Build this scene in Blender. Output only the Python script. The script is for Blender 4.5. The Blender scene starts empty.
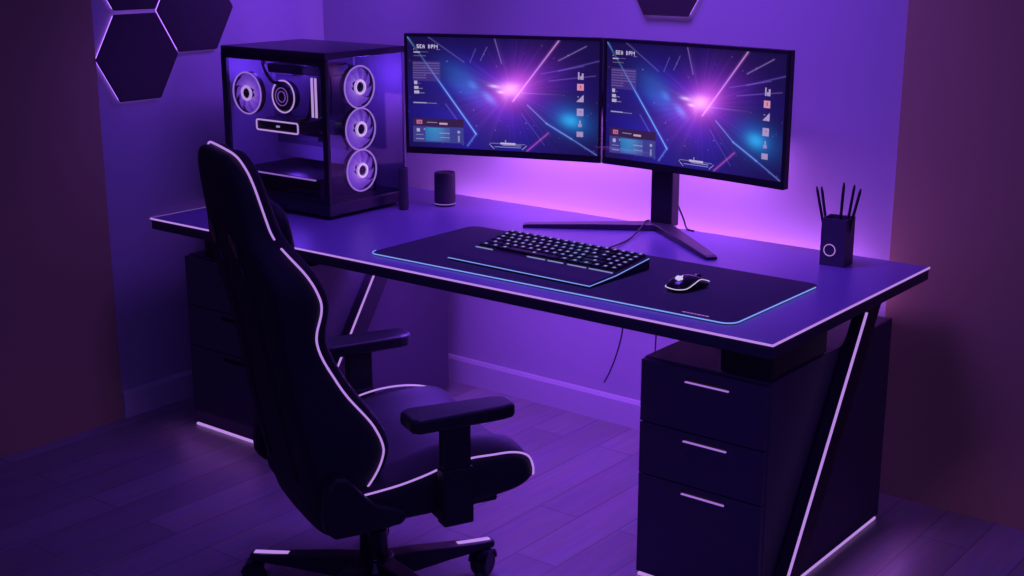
import bpy, bmesh, math, random
from mathutils import Vector, Matrix
random.seed(7)
scn = bpy.context.scene
COL = scn.collection
PI = math.pi

# ------------------------------------------------------------------ materials
def srgb(r, g, b):
    f = lambda c: (c/255/12.92) if c/255 <= .04045 else ((c/255+.055)/1.055)**2.4
    return (f(r), f(g), f(b), 1)

def mat(name, color, rough=.5, metal=0., spec=.5, bump=0., scale=60., vary=0.):
    m = bpy.data.materials.new(name); m.use_nodes = True
    nt = m.node_tree; b = nt.nodes['Principled BSDF']
    b.inputs['Base Color'].default_value = color
    b.inputs['Roughness'].default_value = rough
    b.inputs['Metallic'].default_value = metal
    b.inputs['Specular IOR Level'].default_value = spec
    if bump or vary:
        tc = nt.nodes.new('ShaderNodeTexCoord')
        n = nt.nodes.new('ShaderNodeTexNoise'); n.inputs['Scale'].default_value = scale
        n.inputs['Detail'].default_value = 6
        nt.links.new(tc.outputs['Object'], n.inputs['Vector'])
        if bump:
            bp = nt.nodes.new('ShaderNodeBump'); bp.inputs['Strength'].default_value = bump
            bp.inputs['Distance'].default_value = .002
            nt.links.new(n.outputs['Fac'], bp.inputs['Height'])
            nt.links.new(bp.outputs['Normal'], b.inputs['Normal'])
        if vary:
            mx = nt.nodes.new('ShaderNodeMixRGB'); mx.blend_type = 'MULTIPLY'
            mx.inputs['Fac'].default_value = 1
            mx.inputs['Color1'].default_value = color
            r = nt.nodes.new('ShaderNodeMapRange')
            r.inputs['To Min'].default_value = 1-vary; r.inputs['To Max'].default_value = 1+vary
            nt.links.new(n.outputs['Fac'], r.inputs['Value'])
            nt.links.new(r.outputs['Result'], mx.inputs['Color2'])
            nt.links.new(mx.outputs['Color'], b.inputs['Base Color'])
    return m

def glow(name, color, strength):
    m = bpy.data.materials.new(name); m.use_nodes = True
    nt = m.node_tree; b = nt.nodes['Principled BSDF']
    b.inputs['Base Color'].default_value = (.02, .02, .02, 1)
    b.inputs['Emission Color'].default_value = color
    b.inputs['Emission Strength'].default_value = strength
    return m

def wood_floor():
    m = bpy.data.materials.new('floor_planks'); m.use_nodes = True
    nt = m.node_tree; b = nt.nodes['Principled BSDF']; L = nt.links.new
    tc = nt.nodes.new('ShaderNodeTexCoord')
    br = nt.nodes.new('ShaderNodeTexBrick'); br.offset = .37
    br.inputs['Scale'].default_value = 1
    br.inputs['Brick Width'].default_value = .8; br.inputs['Row Height'].default_value = .14
    br.inputs['Mortar Size'].default_value = .003
    br.inputs['Color1'].default_value = (.26, .23, .26, 1); br.inputs['Color2'].default_value = (.36, .32, .36, 1)
    br.inputs['Mortar'].default_value = (.20, .17, .20, 1)
    rot = nt.nodes.new('ShaderNodeMapping'); rot.inputs['Rotation'].default_value = (0, 0, PI/2)
    L(tc.outputs['Object'], rot.inputs['Vector']); L(rot.outputs['Vector'], br.inputs['Vector'])
    mp = nt.nodes.new('ShaderNodeMapping'); mp.inputs['Scale'].default_value = (26, 2, 2)
    L(tc.outputs['Object'], mp.inputs['Vector'])
    n = nt.nodes.new('ShaderNodeTexNoise'); n.inputs['Scale'].default_value = 2; n.inputs['Detail'].default_value = 8
    L(mp.outputs['Vector'], n.inputs['Vector'])
    mx = nt.nodes.new('ShaderNodeMixRGB'); mx.blend_type = 'MULTIPLY'; mx.inputs['Fac'].default_value = .6
    L(br.outputs['Color'], mx.inputs['Color1']); L(n.outputs['Color'], mx.inputs['Color2'])
    L(mx.outputs['Color'], b.inputs['Base Color'])
    b.inputs['Roughness'].default_value = .42
    return m

def glass_mat(name, tint, refl=.06):
    m = bpy.data.materials.new(name); m.use_nodes = True
    nt = m.node_tree; nt.nodes.clear(); L = nt.links.new
    o = nt.nodes.new('ShaderNodeOutputMaterial')
    t = nt.nodes.new('ShaderNodeBsdfTransparent'); t.inputs['Color'].default_value = tint
    g = nt.nodes.new('ShaderNodeBsdfGlossy'); g.inputs['Roughness'].default_value = .03
    lw = nt.nodes.new('ShaderNodeLayerWeight'); pw = nt.nodes.new('ShaderNodeMath'); pw.operation = 'POWER'; pw.inputs[1].default_value = 4
    L(lw.outputs['Facing'], pw.inputs[0])
    f = nt.nodes.new('ShaderNodeMath'); f.operation = 'MULTIPLY_ADD'; f.inputs[1].default_value = .5; f.inputs[2].default_value = .03
    L(pw.outputs[0], f.inputs[0])
    mx = nt.nodes.new('ShaderNodeMixShader')
    L(f.outputs[0], mx.inputs['Fac']); L(t.outputs['BSDF'], mx.inputs[1]); L(g.outputs['BSDF'], mx.inputs[2])
    L(mx.outputs['Shader'], o.inputs['Surface'])
    return m

M = {}
M['wall']   = mat('wall_paint', (.42, .36, .46, 1), .75, bump=.15, scale=90)
M['plum']   = mat('added_panel_plum', (.40, .28, .16, 1), .85, spec=.15, bump=.1, scale=90)
M['base']   = mat('baseboard_paint', (.50, .45, .52, 1), .45)
M['floor']  = wood_floor()
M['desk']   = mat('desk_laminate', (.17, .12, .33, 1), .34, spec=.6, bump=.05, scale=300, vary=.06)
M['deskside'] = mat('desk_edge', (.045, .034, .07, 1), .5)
M['black']  = mat('black_plastic', (.016, .013, .022, 1), .45, bump=.06, scale=200)
M['cab']    = mat('dark_cabinet', (.075, .058, .10, 1), .5, bump=.05, scale=150, vary=.05)
M['bezel'] = mat('bezel_plastic', (.012, .010, .016, 1), .6, spec=.2)
M['gloss']  = mat('black_gloss', (.012, .010, .018, 1), .22)
M['metal']  = mat('dark_metal', (.06, .05, .08, 1), .38, metal=.6)
M['leather']= mat('black_leather', (.022, .018, .030, 1), .62, spec=.3, bump=.35, scale=220)
M['leather2']= mat('black_fabric_insert', (.032, .026, .045, 1), .7, bump=.4, scale=400)
M['matfab'] = mat('desk_mat_fabric', (.022, .018, .045, 1), .75, bump=.3, scale=600)
M['hex']    = mat('hex_panel_face', (.040, .028, .034, 1), .7, bump=.2, scale=120)
M['strip']  = glow('led_pink_white', (.60, .29, .95, 1), .80)
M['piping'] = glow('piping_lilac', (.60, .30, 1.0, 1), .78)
M['stripdim'] = glow('led_lilac_dim', (.55, .22, .95, 1), .6)
M['strip_hot'] = glow('led_hot', (.85, .55, 1.0, 1), 1.1)
M['pull'] = glow('led_pull_lilac', (.46, .20, .85, 1), .75)
M['blue']   = glow('led_ice_blue', (.22, .36, 1.0, 1), .95)
M['white']  = glow('led_white', (.74, .60, 1.0, 1), .85)
M['keyled'] = glow('key_legend', (.40, .42, .95, 1), .55)
M['keydim'] = glow('key_legend_dim', (.36, .32, .80, 1), .7)
M['fan']    = glow('fan_blade_glow', (.34, .12, .90, 1), .75)
M['fanback']= glow('fan_back_glow', (.36, .13, .95, 1), .55)
def radial_glow(name, r0, r1, stops):
    m = bpy.data.materials.new(name); m.use_nodes = True
    nt = m.node_tree; b = nt.nodes['Principled BSDF']; L = nt.links.new
    b.inputs['Base Color'].default_value = (.03, .02, .04, 1); b.inputs['Specular IOR Level'].default_value = .1
    tc = nt.nodes.new('ShaderNodeTexCoord'); ln = nt.nodes.new('ShaderNodeVectorMath'); ln.operation = 'LENGTH'
    L(tc.outputs['Object'], ln.inputs[0])
    mr = nt.nodes.new('ShaderNodeMapRange'); mr.inputs['From Min'].default_value = r0; mr.inputs['From Max'].default_value = r1
    L(ln.outputs['Value'], mr.inputs['Value'])
    cr = nt.nodes.new('ShaderNodeValToRGB'); L(mr.outputs['Result'], cr.inputs['Fac'])
    el = cr.color_ramp.elements
    el[0].position, el[0].color = stops[0]; el[1].position, el[1].color = stops[-1]
    for p_, c_ in stops[1:-1]:
        e = el.new(p_); e.color = c_
    L(cr.outputs['Color'], b.inputs['Emission Color']); b.inputs['Emission Strength'].default_value = 1
    return m
M['fan'] = radial_glow('fan_blade_radial', .020, .072, [(0, (.70, .42, 1, 1)), (.22, (.42, .19, .92, 1)), (.6, (.26, .09, .72, 1)), (1, (.20, .065, .60, 1))])
M['fanback'] = radial_glow('fan_back_radial', .020, .072, [(0, (.75, .48, 1, 1)), (.25, (.36, .15, .85, 1)), (.6, (.19, .06, .58, 1)), (1, (.13, .04, .45, 1))])
M['fanring']= glow('fan_ring_glow', (.62, .34, 1.0, 1), .95)
M['pcin']   = mat('case_interior', (.30, .26, .34, 1), .5)
M['board'] = mat('circuit_board', (.10, .085, .13, 1), .45)
M['glass']  = glass_mat('tinted_glass', (.72, .68, .82, 1))
M['rimlight'] = glow('panel_backlight', (.36, .13, .95, 1), 2.6)

# ------------------------------------------------------------------ mesh helpers
def link(name, bm, m, parent=None, smooth=False, loc=None, rot=None):
    me = bpy.data.meshes.new(name)
    bmesh.ops.recalc_face_normals(bm, faces=bm.faces[:])
    bm.to_mesh(me); bm.free()
    for x in (m if isinstance(m, (list, tuple)) else [m]):
        me.materials.append(x)
    if smooth:
        for p in me.polygons: p.use_smooth = True
    o = bpy.data.objects.new(name, me); COL.objects.link(o)
    if parent: o.parent = parent
    if loc: o.location = loc
    if rot: o.rotation_euler = rot
    return o

def tag(o, label=None, cat=None, group=None, kind=None):
    if label: o['label'] = label
    if cat: o['category'] = cat
    if group: o['group'] = group
    if kind: o['kind'] = kind
    return o

def thing(name, label, cat, loc=(0, 0, 0), rz=0, group=None):
    o = bpy.data.objects.new(name, None); COL.objects.link(o)
    o.location = loc; o.rotation_euler = (0, 0, rz); o.empty_display_size = .05
    return tag(o, label, cat, group)

def box(bm, x0, x1, y0, y1, z0, z1, bev=0., seg=2, mi=0, mtx=None):
    vs = [bm.verts.new((x, y, z)) for x in (x0, x1) for y in (y0, y1) for z in (z0, z1)]
    idx = [(0,1,3,2),(4,6,7,5),(0,4,5,1),(2,3,7,6),(0,2,6,4),(1,5,7,3)]
    fs = [bm.faces.new([vs[i] for i in f]) for f in idx]
    for f in fs: f.material_index = mi
    if mtx: bmesh.ops.transform(bm, matrix=mtx, verts=vs)
    if bev:
        es = list({e for f in fs for e in f.edges})
        r = bmesh.ops.bevel(bm, geom=es, offset=bev, segments=seg, affect='EDGES', profile=.5)
        for f in r['faces']: f.material_index = mi
    return vs

def B(*a, **k):
    bm = bmesh.new(); box(bm, *a, **k); return bm

def cyl(bm, r0, r1, z0, z1, n=32, c=(0, 0), cap=True, mtx=None, mi=0):
    a = [bm.verts.new((c[0]+r0*math.cos(2*PI*i/n), c[1]+r0*math.sin(2*PI*i/n), z0)) for i in range(n)]
    b = [bm.verts.new((c[0]+r1*math.cos(2*PI*i/n), c[1]+r1*math.sin(2*PI*i/n), z1)) for i in range(n)]
    fs = [bm.faces.new((a[i], a[(i+1) % n], b[(i+1) % n], b[i])) for i in range(n)]
    if cap: fs += [bm.faces.new(a[::-1]), bm.faces.new(b)]
    for f in fs: f.material_index = mi
    if mtx: bmesh.ops.transform(bm, matrix=mtx, verts=a+b)

def lathe(bm, prof, n=36, mtx=None, mi=0):
    rings = []
    for r, z in prof:
        rings.append([bm.verts.new((r*math.cos(2*PI*i/n), r*math.sin(2*PI*i/n), z)) for i in range(n)])
    for a, b in zip(rings, rings[1:]):
        for i in range(n):
            f = bm.faces.new((a[i], a[(i+1) % n], b[(i+1) % n], b[i])); f.material_index = mi
    for rg in (rings[0][::-1], rings[-1]):
        f = bm.faces.new(rg); f.material_index = mi
    if mtx: bmesh.ops.transform(bm, matrix=mtx, verts=[v for r in rings for v in r])

def smooth_path(pts, per=6, closed=False):
    P = [Vector(p) for p in pts]; n = len(P); out = []
    g = (lambda i: P[i % n]) if closed else (lambda i: P[max(0, min(n-1, i))])
    for i in range(n if closed else n-1):
        p0, p1, p2, p3 = g(i-1), g(i), g(i+1), g(i+2)
        for k in range(per):
            t = k/per
            out.append(.5*((2*p1)+(p2-p0)*t+(2*p0-5*p1+4*p2-p3)*t*t+(-p0+3*p1-3*p2+p3)*t**3))
    if not closed: out.append(P[-1])
    return out

def tube(bm, pts, r, n=8, closed=False, mi=0, flat=1.):
    P = [Vector(p) for p in pts]; N = len(P); rings = []
    up = Vector((0, 0, 1)); prev = None
    for i in range(N):
        a = P[(i-1) % N] if (closed or i > 0) else P[i]
        b = P[(i+1) % N] if (closed or i < N-1) else P[i]
        t = (b-a).normalized()
        if prev is None:
            s = t.cross(up)
            if s.length < 1e-3: s = t.cross(Vector((1, 0, 0)))
        else:
            s = prev - t*prev.dot(t)
        s.normalize(); prev = s; u = s.cross(t)
        rr = r[i] if isinstance(r, (list, tuple)) else r
        rings.append([bm.verts.new(P[i]+s*rr*math.cos(2*PI*k/n)+u*rr*flat*math.sin(2*PI*k/n)) for k in range(n)])
    for i in range(N if closed else N-1):
        a, b = rings[i], rings[(i+1) % N]
        for k in range(n):
            f = bm.faces.new((a[k], a[(k+1) % n], b[(k+1) % n], b[k])); f.material_index = mi
    if not closed:
        f = bm.faces.new(rings[0][::-1]); f.material_index = mi
        f = bm.faces.new(rings[-1]); f.material_index = mi

def T(pts, r, **k):
    bm = bmesh.new(); tube(bm, pts, r, **k); return bm

def loft(bm, secs, cap=True, mi=0):
    rings = [[bm.verts.new(p) for p in s] for s in secs]
    n = len(rings[0])
    for a, b in zip(rings, rings[1:]):
        for i in range(n):
            f = bm.faces.new((a[i], a[(i+1) % n], b[(i+1) % n], b[i])); f.material_index = mi
    if cap:
        bm.faces.new(rings[0][::-1]).material_index = mi; bm.faces.new(rings[-1]).material_index = mi

def prism(bm, pts, axis, a, b, mi=0):
    """extrude a 2D outline along an axis between a and b"""
    def mk(p, v):
        return {'x': (v, p[0], p[1]), 'y': (p[0], v, p[1]), 'z': (p[0], p[1], v)}[axis]
    A = [bm.verts.new(mk(p, a)) for p in pts]; Bv = [bm.verts.new(mk(p, b)) for p in pts]
    n = len(pts); fs = [bm.faces.new(A[::-1]), bm.faces.new(Bv)]
    fs += [bm.faces.new((A[i], A[(i+1) % n], Bv[(i+1) % n], Bv[i])) for i in range(n)]
    for f in fs: f.material_index = mi
    return fs

def bevel_mod(o, w, seg=3):
    md = o.modifiers.new('bevel', 'BEVEL'); md.width = w; md.segments = seg; md.limit_method = 'ANGLE'
    return o

def subsurf(o, lv=2):
    md = o.modifiers.new('subdivision', 'SUBSURF'); md.levels = lv; md.render_levels = lv
    return o

def rrect(x0, x1, y0, y1, r, seg=6):
    out = []
    for cx, cy, a0 in ((x1-r, y1-r, 0), (x0+r, y1-r, PI/2), (x0+r, y0+r, PI), (x1-r, y0+r, 1.5*PI)):
        for k in range(seg+1):
            a = a0+PI/2*k/seg; out.append((cx+r*math.cos(a), cy+r*math.sin(a)))
    return out

# ------------------------------------------------------------------ the room
XL, YB, TOP = -.22, 1.03, 2.6
def struct(name, bm, m): return tag(link(name, bm, m), kind='structure')
struct('floor', B(XL-.1, 4.6, -3.4, YB+.1, -.08, 0), M['floor'])
struct('wall_back', B(XL-.1, 4.6, YB, YB+.1, 0, TOP), M['wall'])
struct('wall_left', B(XL-.1, XL, -3.4, YB, 0, TOP), M['wall'])
bb = bmesh.new(); prism(bb, [(YB-.001, 0), (YB-.018, 0), (YB-.018, .088), (YB-.012, .1), (YB-.001, .1)], 'x', XL+.02, 2.138)
struct('baseboard_back', bb, M['base'])
bb = bmesh.new(); prism(bb, [(XL+.001, 0), (XL+.018, 0), (XL+.018, .088), (XL+.012, .1), (XL+.001, .1)], 'y', -.02, YB-.001)
struct('baseboard_left', bb, M['base'])
struct('added_dark_panel_1', B(2.14, 4.6, YB-.012, YB-.0005, 0, TOP), M['plum'])  # added panel over the plain wall, its dark plum darkens the right side
struct('added_dark_panel_2', B(XL+.0005, XL+.012, -3.4, -.022, 0, TOP), M['plum'])  # same added dark panel over the left wall, darkens the left side

# hexagonal wall panels
def hexagon(name_label, cx, cz, R, wall):
    def out(r): return [(cx+r*math.cos(PI/3*k), cz+r*math.sin(PI/3*k)) for k in range(6)]
    if wall == 'left':
        t = thing('hexagon_wall_panel', name_label, 'wall panel', (XL, cx, cz), group='dark hexagon panels on the left wall')
        ax, s0, s1, s2 = 'x', XL, XL+.010, XL+.020
    else:
        t = thing('hexagon_wall_panel', name_label, 'wall panel', (cx, YB, cz))
        ax, s0, s1, s2 = 'y', YB, YB-.010, YB-.020
    off = -Vector(t.location)
    for nm, r, a, b, m in (('backing', R*.96, s0, s1, M['rimlight']), ('face', R, s1, s2, M['hex'])):
        bm = bmesh.new(); prism(bm, out(r), ax, a, b)
        bmesh.ops.translate(bm, vec=off, verts=bm.verts[:])
        o = link(nm, bm, m, t)
        if nm == 'face': bevel_mod(o, .004, 2)
        else: o['label'] = 'glowing lilac edge light behind the panel'
    return t
hexagon('dark hexagon wall panel, lowest on the left wall and left of the glass computer tower', .143, 1.257, .168, 'left')
hexagon('dark hexagon wall panel just above the glass computer tower, cut off by the top edge', .400, 1.408, .168, 'left')
hexagon('dark hexagon wall panel of which only a sliver shows in the top left corner', .143, 1.560, .168, 'left')
hexagon('lone dark hexagon wall panel hanging high on the back wall above the monitors', 1.348, 1.553, .165, 'back')

# ------------------------------------------------------------------ desk
W, D, ZT, TH = 2.289, .944, .75, .038
desk = thing('gaming_desk', 'wide dark desk with glowing lilac edge strip and slanted legs', 'desk', (0, 0, 0))
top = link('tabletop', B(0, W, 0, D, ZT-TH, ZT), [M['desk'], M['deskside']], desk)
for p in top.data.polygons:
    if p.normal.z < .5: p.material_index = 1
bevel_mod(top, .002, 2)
st = bmesh.new()
sx0, sx1, sy0, sy1 = -.003, W+.003, -.003, D
box(st, sx0, sx1, sy0, 0, ZT-.0055, ZT-.0005)
box(st, W, sx1, 0, D, ZT-.0055, ZT-.0005)
box(st, sx0, 0, 0, D, ZT-.0055, ZT-.0005)
tag(link('led_strip', st, M['strip'], desk), 'glowing pinkish lilac light strip along the desk edge')
# slanted leg bars: outline in the YZ plane, extruded along X
def slanted_leg(x0, x1, ytop, ybot):
    zt = ZT-TH
    bm = bmesh.new()
    prism(bm, [(ybot, 0), (ytop, zt), (ytop+.085, zt), (ybot+.085, 0)], 'x', x0, x1)
    lg = bevel_mod(link('leg', bm, M['black'], desk), .003, 2)
    bm = bmesh.new()
    d = Vector((0, ytop-ybot, zt)).normalized(); n = Vector((0, -d.z, d.y))
    a = Vector((x1-.0024, ybot, .0)); b = Vector((x1-.0024, ytop, zt))
    P = [a+d*.012+n*.0005, b-d*.012+n*.0005]
    w = .0030
    quad = []
    for p in P:
        quad.append([p+Vector((-w, 0, 0))+n*.002, p+Vector((w, 0, 0))+n*.002, p+Vector((w, 0, 0))-n*.002, p+Vector((-w, 0, 0))-n*.002])
    loft(bm, quad)
    o = link('led_strip', bm, M['strip'], lg); o['label'] = 'glowing lilac light strip running up the slanted leg'
slanted_leg(2.243, 2.283, .553, .112)
slanted_leg(.512, .552, .596, .125)
# spacer blocks between the cabinets and the tabletop
for x0, x1, y0, y1 in ((2.09, 2.232, .118, .42), (.12, .44, .118, .42)):
    bevel_mod(link('spacer_block', B(x0, x1, y0, y1, .6155, ZT-TH), M['black'], desk), .003, 2)

# ------------------------------------------------------------------ drawer cabinets
def cabinet(label, x0, x1, y0, y1, h, hx0, hx1, lit):
    t = thing('drawer_cabinet', label, 'cabinet', (x0, y0, 0), group='drawer cabinets under the desk')
    w, d = x1-x0, y1-y0
    link('plinth', B(.02, w-.02, .02, d-.01, 0, .016), M['black'], t)
    bevel_mod(link('carcass', B(0, w, .018, d, .016, h), M['cab'], t), .002, 2)
    for z0, z1 in ((.018, .297), (.301, .441), (.445, h-.004)):
        hz = z1-.020 if z1 < h-.01 else z1-.03
        # front with a real pull recess: built as a frame of four boxes round the slot
        a, b = hx0-x0, hx1-x0
        bm = bmesh.new()
        g = .0065
        box(bm, .002, w-.002, 0, .018, z0, hz-g)
        box(bm, .002, w-.002, 0, .018, hz+g, z1)
        box(bm, .002, a, 0, .018, hz-g, hz+g); box(bm, b, w-.002, 0, .018, hz-g, hz+g)
        dr = link('drawer', bm, M['cab'], t)
        bm = bmesh.new()
        box(bm, a, b, .006, .018, hz-g, hz+g, mi=0)
        box(bm, a+.002, b-.002, -.001, .006, hz-g, hz-g+.0022, mi=1)
        hd = link('handle', bm, [M['black'], M['pull'] if lit else M['black']], dr)
        hd['label'] = 'slim glowing lilac recessed pull' if lit else 'dark recessed pull'
    s = bmesh.new()
    box(s, .004, w-.002, .004, .016, .004, .0105)
    if lit: box(s, w-.014, w-.002, .016, d-.01, .004, .0105)
    o = link('led_strip', s, M['strip'], t); o['label'] = 'glowing lilac light strip under the cabinet'
    return t
cabinet('dark drawer cabinet with glowing pulls under the right end of the desk', 1.876, 2.238, .09, .832, .614, 2.005, 2.133, True)
cabinet('dark drawer cabinet under the left end of the desk, behind the chair', .045, .505, .09, .915, .614, .22, .335, False)

# ------------------------------------------------------------------ computer tower
pc = thing('computer_tower', 'glass sided computer tower with glowing purple fans on the desk', 'computer', (.001, .33, ZT))
PW, PD, PH = .507, .375, .545      # local: x 0..PW, y 0..PD, z 0..PH
bevel_mod(link('base', B(0, PW, 0, PD, .012, .052), M['metal'], pc), .004, 2)
for fx in (.03, PW-.07):
    for fy in (.03, PD-.07):
        link('foot', B(fx, fx+.04, fy, fy+.04, 0, .012), M['black'], pc)
bevel_mod(link('top_panel', B(0, PW, 0, PD, PH-.022, PH), M['metal'], pc), .003, 2)
link('back_panel', B(0, PW, PD-.012, PD, .052, PH-.022), M['pcin'], pc)
link('rear_panel', B(0, .012, .004, PD-.012, .052, PH-.022), M['pcin'], pc)
fr = bmesh.new()
box(fr, 0, .026, 0, .012, .052, PH-.022); box(fr, PW-.022, PW, 0, .012, .052, PH-.022)
box(fr, .026, PW-.022, 0, .012, PH-.040, PH-.022); box(fr, .026, PW-.022, 0, .012, .052, .066)
link('side_frame', fr, M['black'], pc)
link('side_glass', B(.026, PW-.022, .002, .006, .066, PH-.040), M['glass'], pc)
link('front_glass', B(PW-.006, PW-.002, .012, PD-.012, .052, PH-.022), M['glass'], pc)
link('motherboard_tray', B(.03, .435, .20, .206, .15, PH-.03), M['pcin'], pc)
mb = bmesh.new(); box(mb, .06, .40, .188, .20, .2, PH-.05)
for bx, bz, bw, bh in ((.085, .44, .09, .03), (.20, .455, .12, .02), (.07, .24, .06, .12), (.31, .25, .06, .05), (.19, .22, .10, .02)):
    box(mb, bx, bx+bw, .165, .188, bz, bz+bh, bev=.003, seg=1)
link('motherboard', mb, M['board'], pc)
sh = link('power_supply_shroud', B(.026, .43, .03, .30, .052, .125), M['black'], pc); bevel_mod(sh, .004, 2)
o = link('led_strip', B(.10, .415, .026, .030, .118, .1225), M['strip'], pc); o['label'] = 'thin glowing lilac line on the shroud edge'
# graphics card with a glowing rounded outline
gc = link('graphics_card', B(.10, .325, .050, .185, .262, .300), M['black'], pc); bevel_mod(gc, .006, 2)
rr = rrect(.113, .318, .2635, .2985, .008)
bm = bmesh.new(); tube(bm, [(x, .047, z) for x, z in rr], .0028, n=6, closed=True)
o = link('light_ring', bm, M['strip_hot'], gc); o['label'] = 'glowing outline on the card edge'
bm = bmesh.new(); box(bm, .212, .226, .046, .050, .278, .284)
link('emblem', bm, M['white'], gc)
# memory sticks
for i in range(2):
    x = .385+.017*i
    s = link('memory_stick', B(x, x+.007, .055, .18, .325, .455), M['black'], pc)
    o = link('light_bar', B(x+.001, x+.0055, .048, .055, .325, .455), M['strip_hot'], s)
# fans
def fan(parent, mtx, R=.0715, part='fan', depth=.022):
    f = bpy.data.objects.new(part, None); COL.objects.link(f); f.parent = parent; f.matrix_local = mtx
    bm = bmesh.new()
    ring = lambda r, z: [(r*math.cos(2*PI*k/40), r*math.sin(2*PI*k/40), z) for k in range(40)]
    lathe(bm, [(R*.985, -depth), (R*.985, -.004), (R*.93, -.004), (R*.93, -depth)], 40)
    bm.faces.ensure_lookup_table()
    for fc in [x for x in bm.faces if len(x.verts) > 4]: bm.faces.remove(fc)
    link('shroud', bm, M['black'], f)
    bm = bmesh.new(); lathe(bm, [(R*.93, -depth), (R*.93, -depth+.002)], 40)
    link('back_plate', bm, M['fanback'], f)
    bm = bmesh.new(); tube(bm, ring(R*.965, 0), .0028, n=6, closed=True)
    link('outer_ring', bm, M['fanring'], f)
    bm = bmesh.new(); tube(bm, ring(R*.30, .002), .0050, n=8, closed=True)
    link('hub_ring', bm, M['strip_hot'], f)
    bm = bmesh.new(); lathe(bm, [(R*.26, -depth+.003), (R*.26, .001), (R*.2, .003), (.001, .003)], 28)
    link('hub', bm, M['black'], f, smooth=False)
    bm = bmesh.new()
    for k in range(9):
        rows = []
        for j in range(6):
            t = j/5; r = R*(.34+.56*t); a = 2*PI*k/9+.45*t
            w = .26+.07*t
            rows.append([Vector((r*math.cos(a-w), r*math.sin(a-w), -.014)), Vector((r*math.cos(a), r*math.sin(a), -.009)), Vector((r*math.cos(a+w*.9), r*math.sin(a+w*.9), -.005))])
        vs = [[bm.verts.new(p) for p in row] for row in rows]
        for a_, b_ in zip(vs, vs[1:]):
            for q in range(2): bm.faces.new((a_[q], a_[q+1], b_[q+1], b_[q]))
    link('blades', bm, M['fan'], f, smooth=True)
    return f
# fans on the front (+X) side: fan axis +Z maps to +X
RX = Matrix(((0, 0, 1, 0), (1, 0, 0, 0), (0, 1, 0, 0), (0, 0, 0, 1)))
for zc in (.145, .284, .423):
    fan(pc, Matrix.Translation((PW-.012, .165, zc)) @ RX)
RY = Matrix(((1, 0, 0, 0), (0, 0, -1, 0), (0, 1, 0, 0), (0, 0, 0, 1)))
fan(pc, Matrix.Translation((.100, .022, .388)) @ RY, R=.0725)
# pump block with a light ring
bm = bmesh.new(); lathe(bm, [(.050, 0), (.050, .03), (.044, .036), (.001, .036)], 40, mtx=Matrix.Translation((.222, .105, .380)) @ RY)
pump = link('pump', bm, M['black'], pc)
bm = bmesh.new(); tube(bm, [(.222+.054*math.cos(2*PI*k/40), .075, .380+.054*math.sin(2*PI*k/40)) for k in range(40)], .0026, n=6, closed=True)
link('light_ring', bm, M['strip_hot'], pump)
bm = bmesh.new()
for r in (.030, .018):
    tube(bm, [(.222+r*math.cos(2*PI*k/30), .067, .380+r*math.sin(2*PI*k/30)) for k in range(30)], .0016, n=6, closed=True)
link('display_ring', bm, M['stripdim'], pump)
for pts in ([(.10, .10, .492), (.14, .07, .468), (.19, .055, .435), (.235, .055, .425), (.26, .08, .41)],
            [(.345, .09, .42), (.352, .08, .36), (.352, .07, .33), (.34, .065, .312), (.30, .065, .306)],
            ):
    link('cooling_tube', T(smooth_path(pts, 8), .0075, n=10), M['black'], pc, smooth=True)
link('cable', T(smooth_path([(.452, .02, .50), (.478, .03, .49), (.487, .04, .45), (.486, .04, .36), (.475, .03, .335), (.455, .02, .33)], 8), .004, n=8), M['metal'], pc, smooth=True)
link('radiator', B(.18, .43, .05, .18, .462, .492), M['black'], pc)

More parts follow.
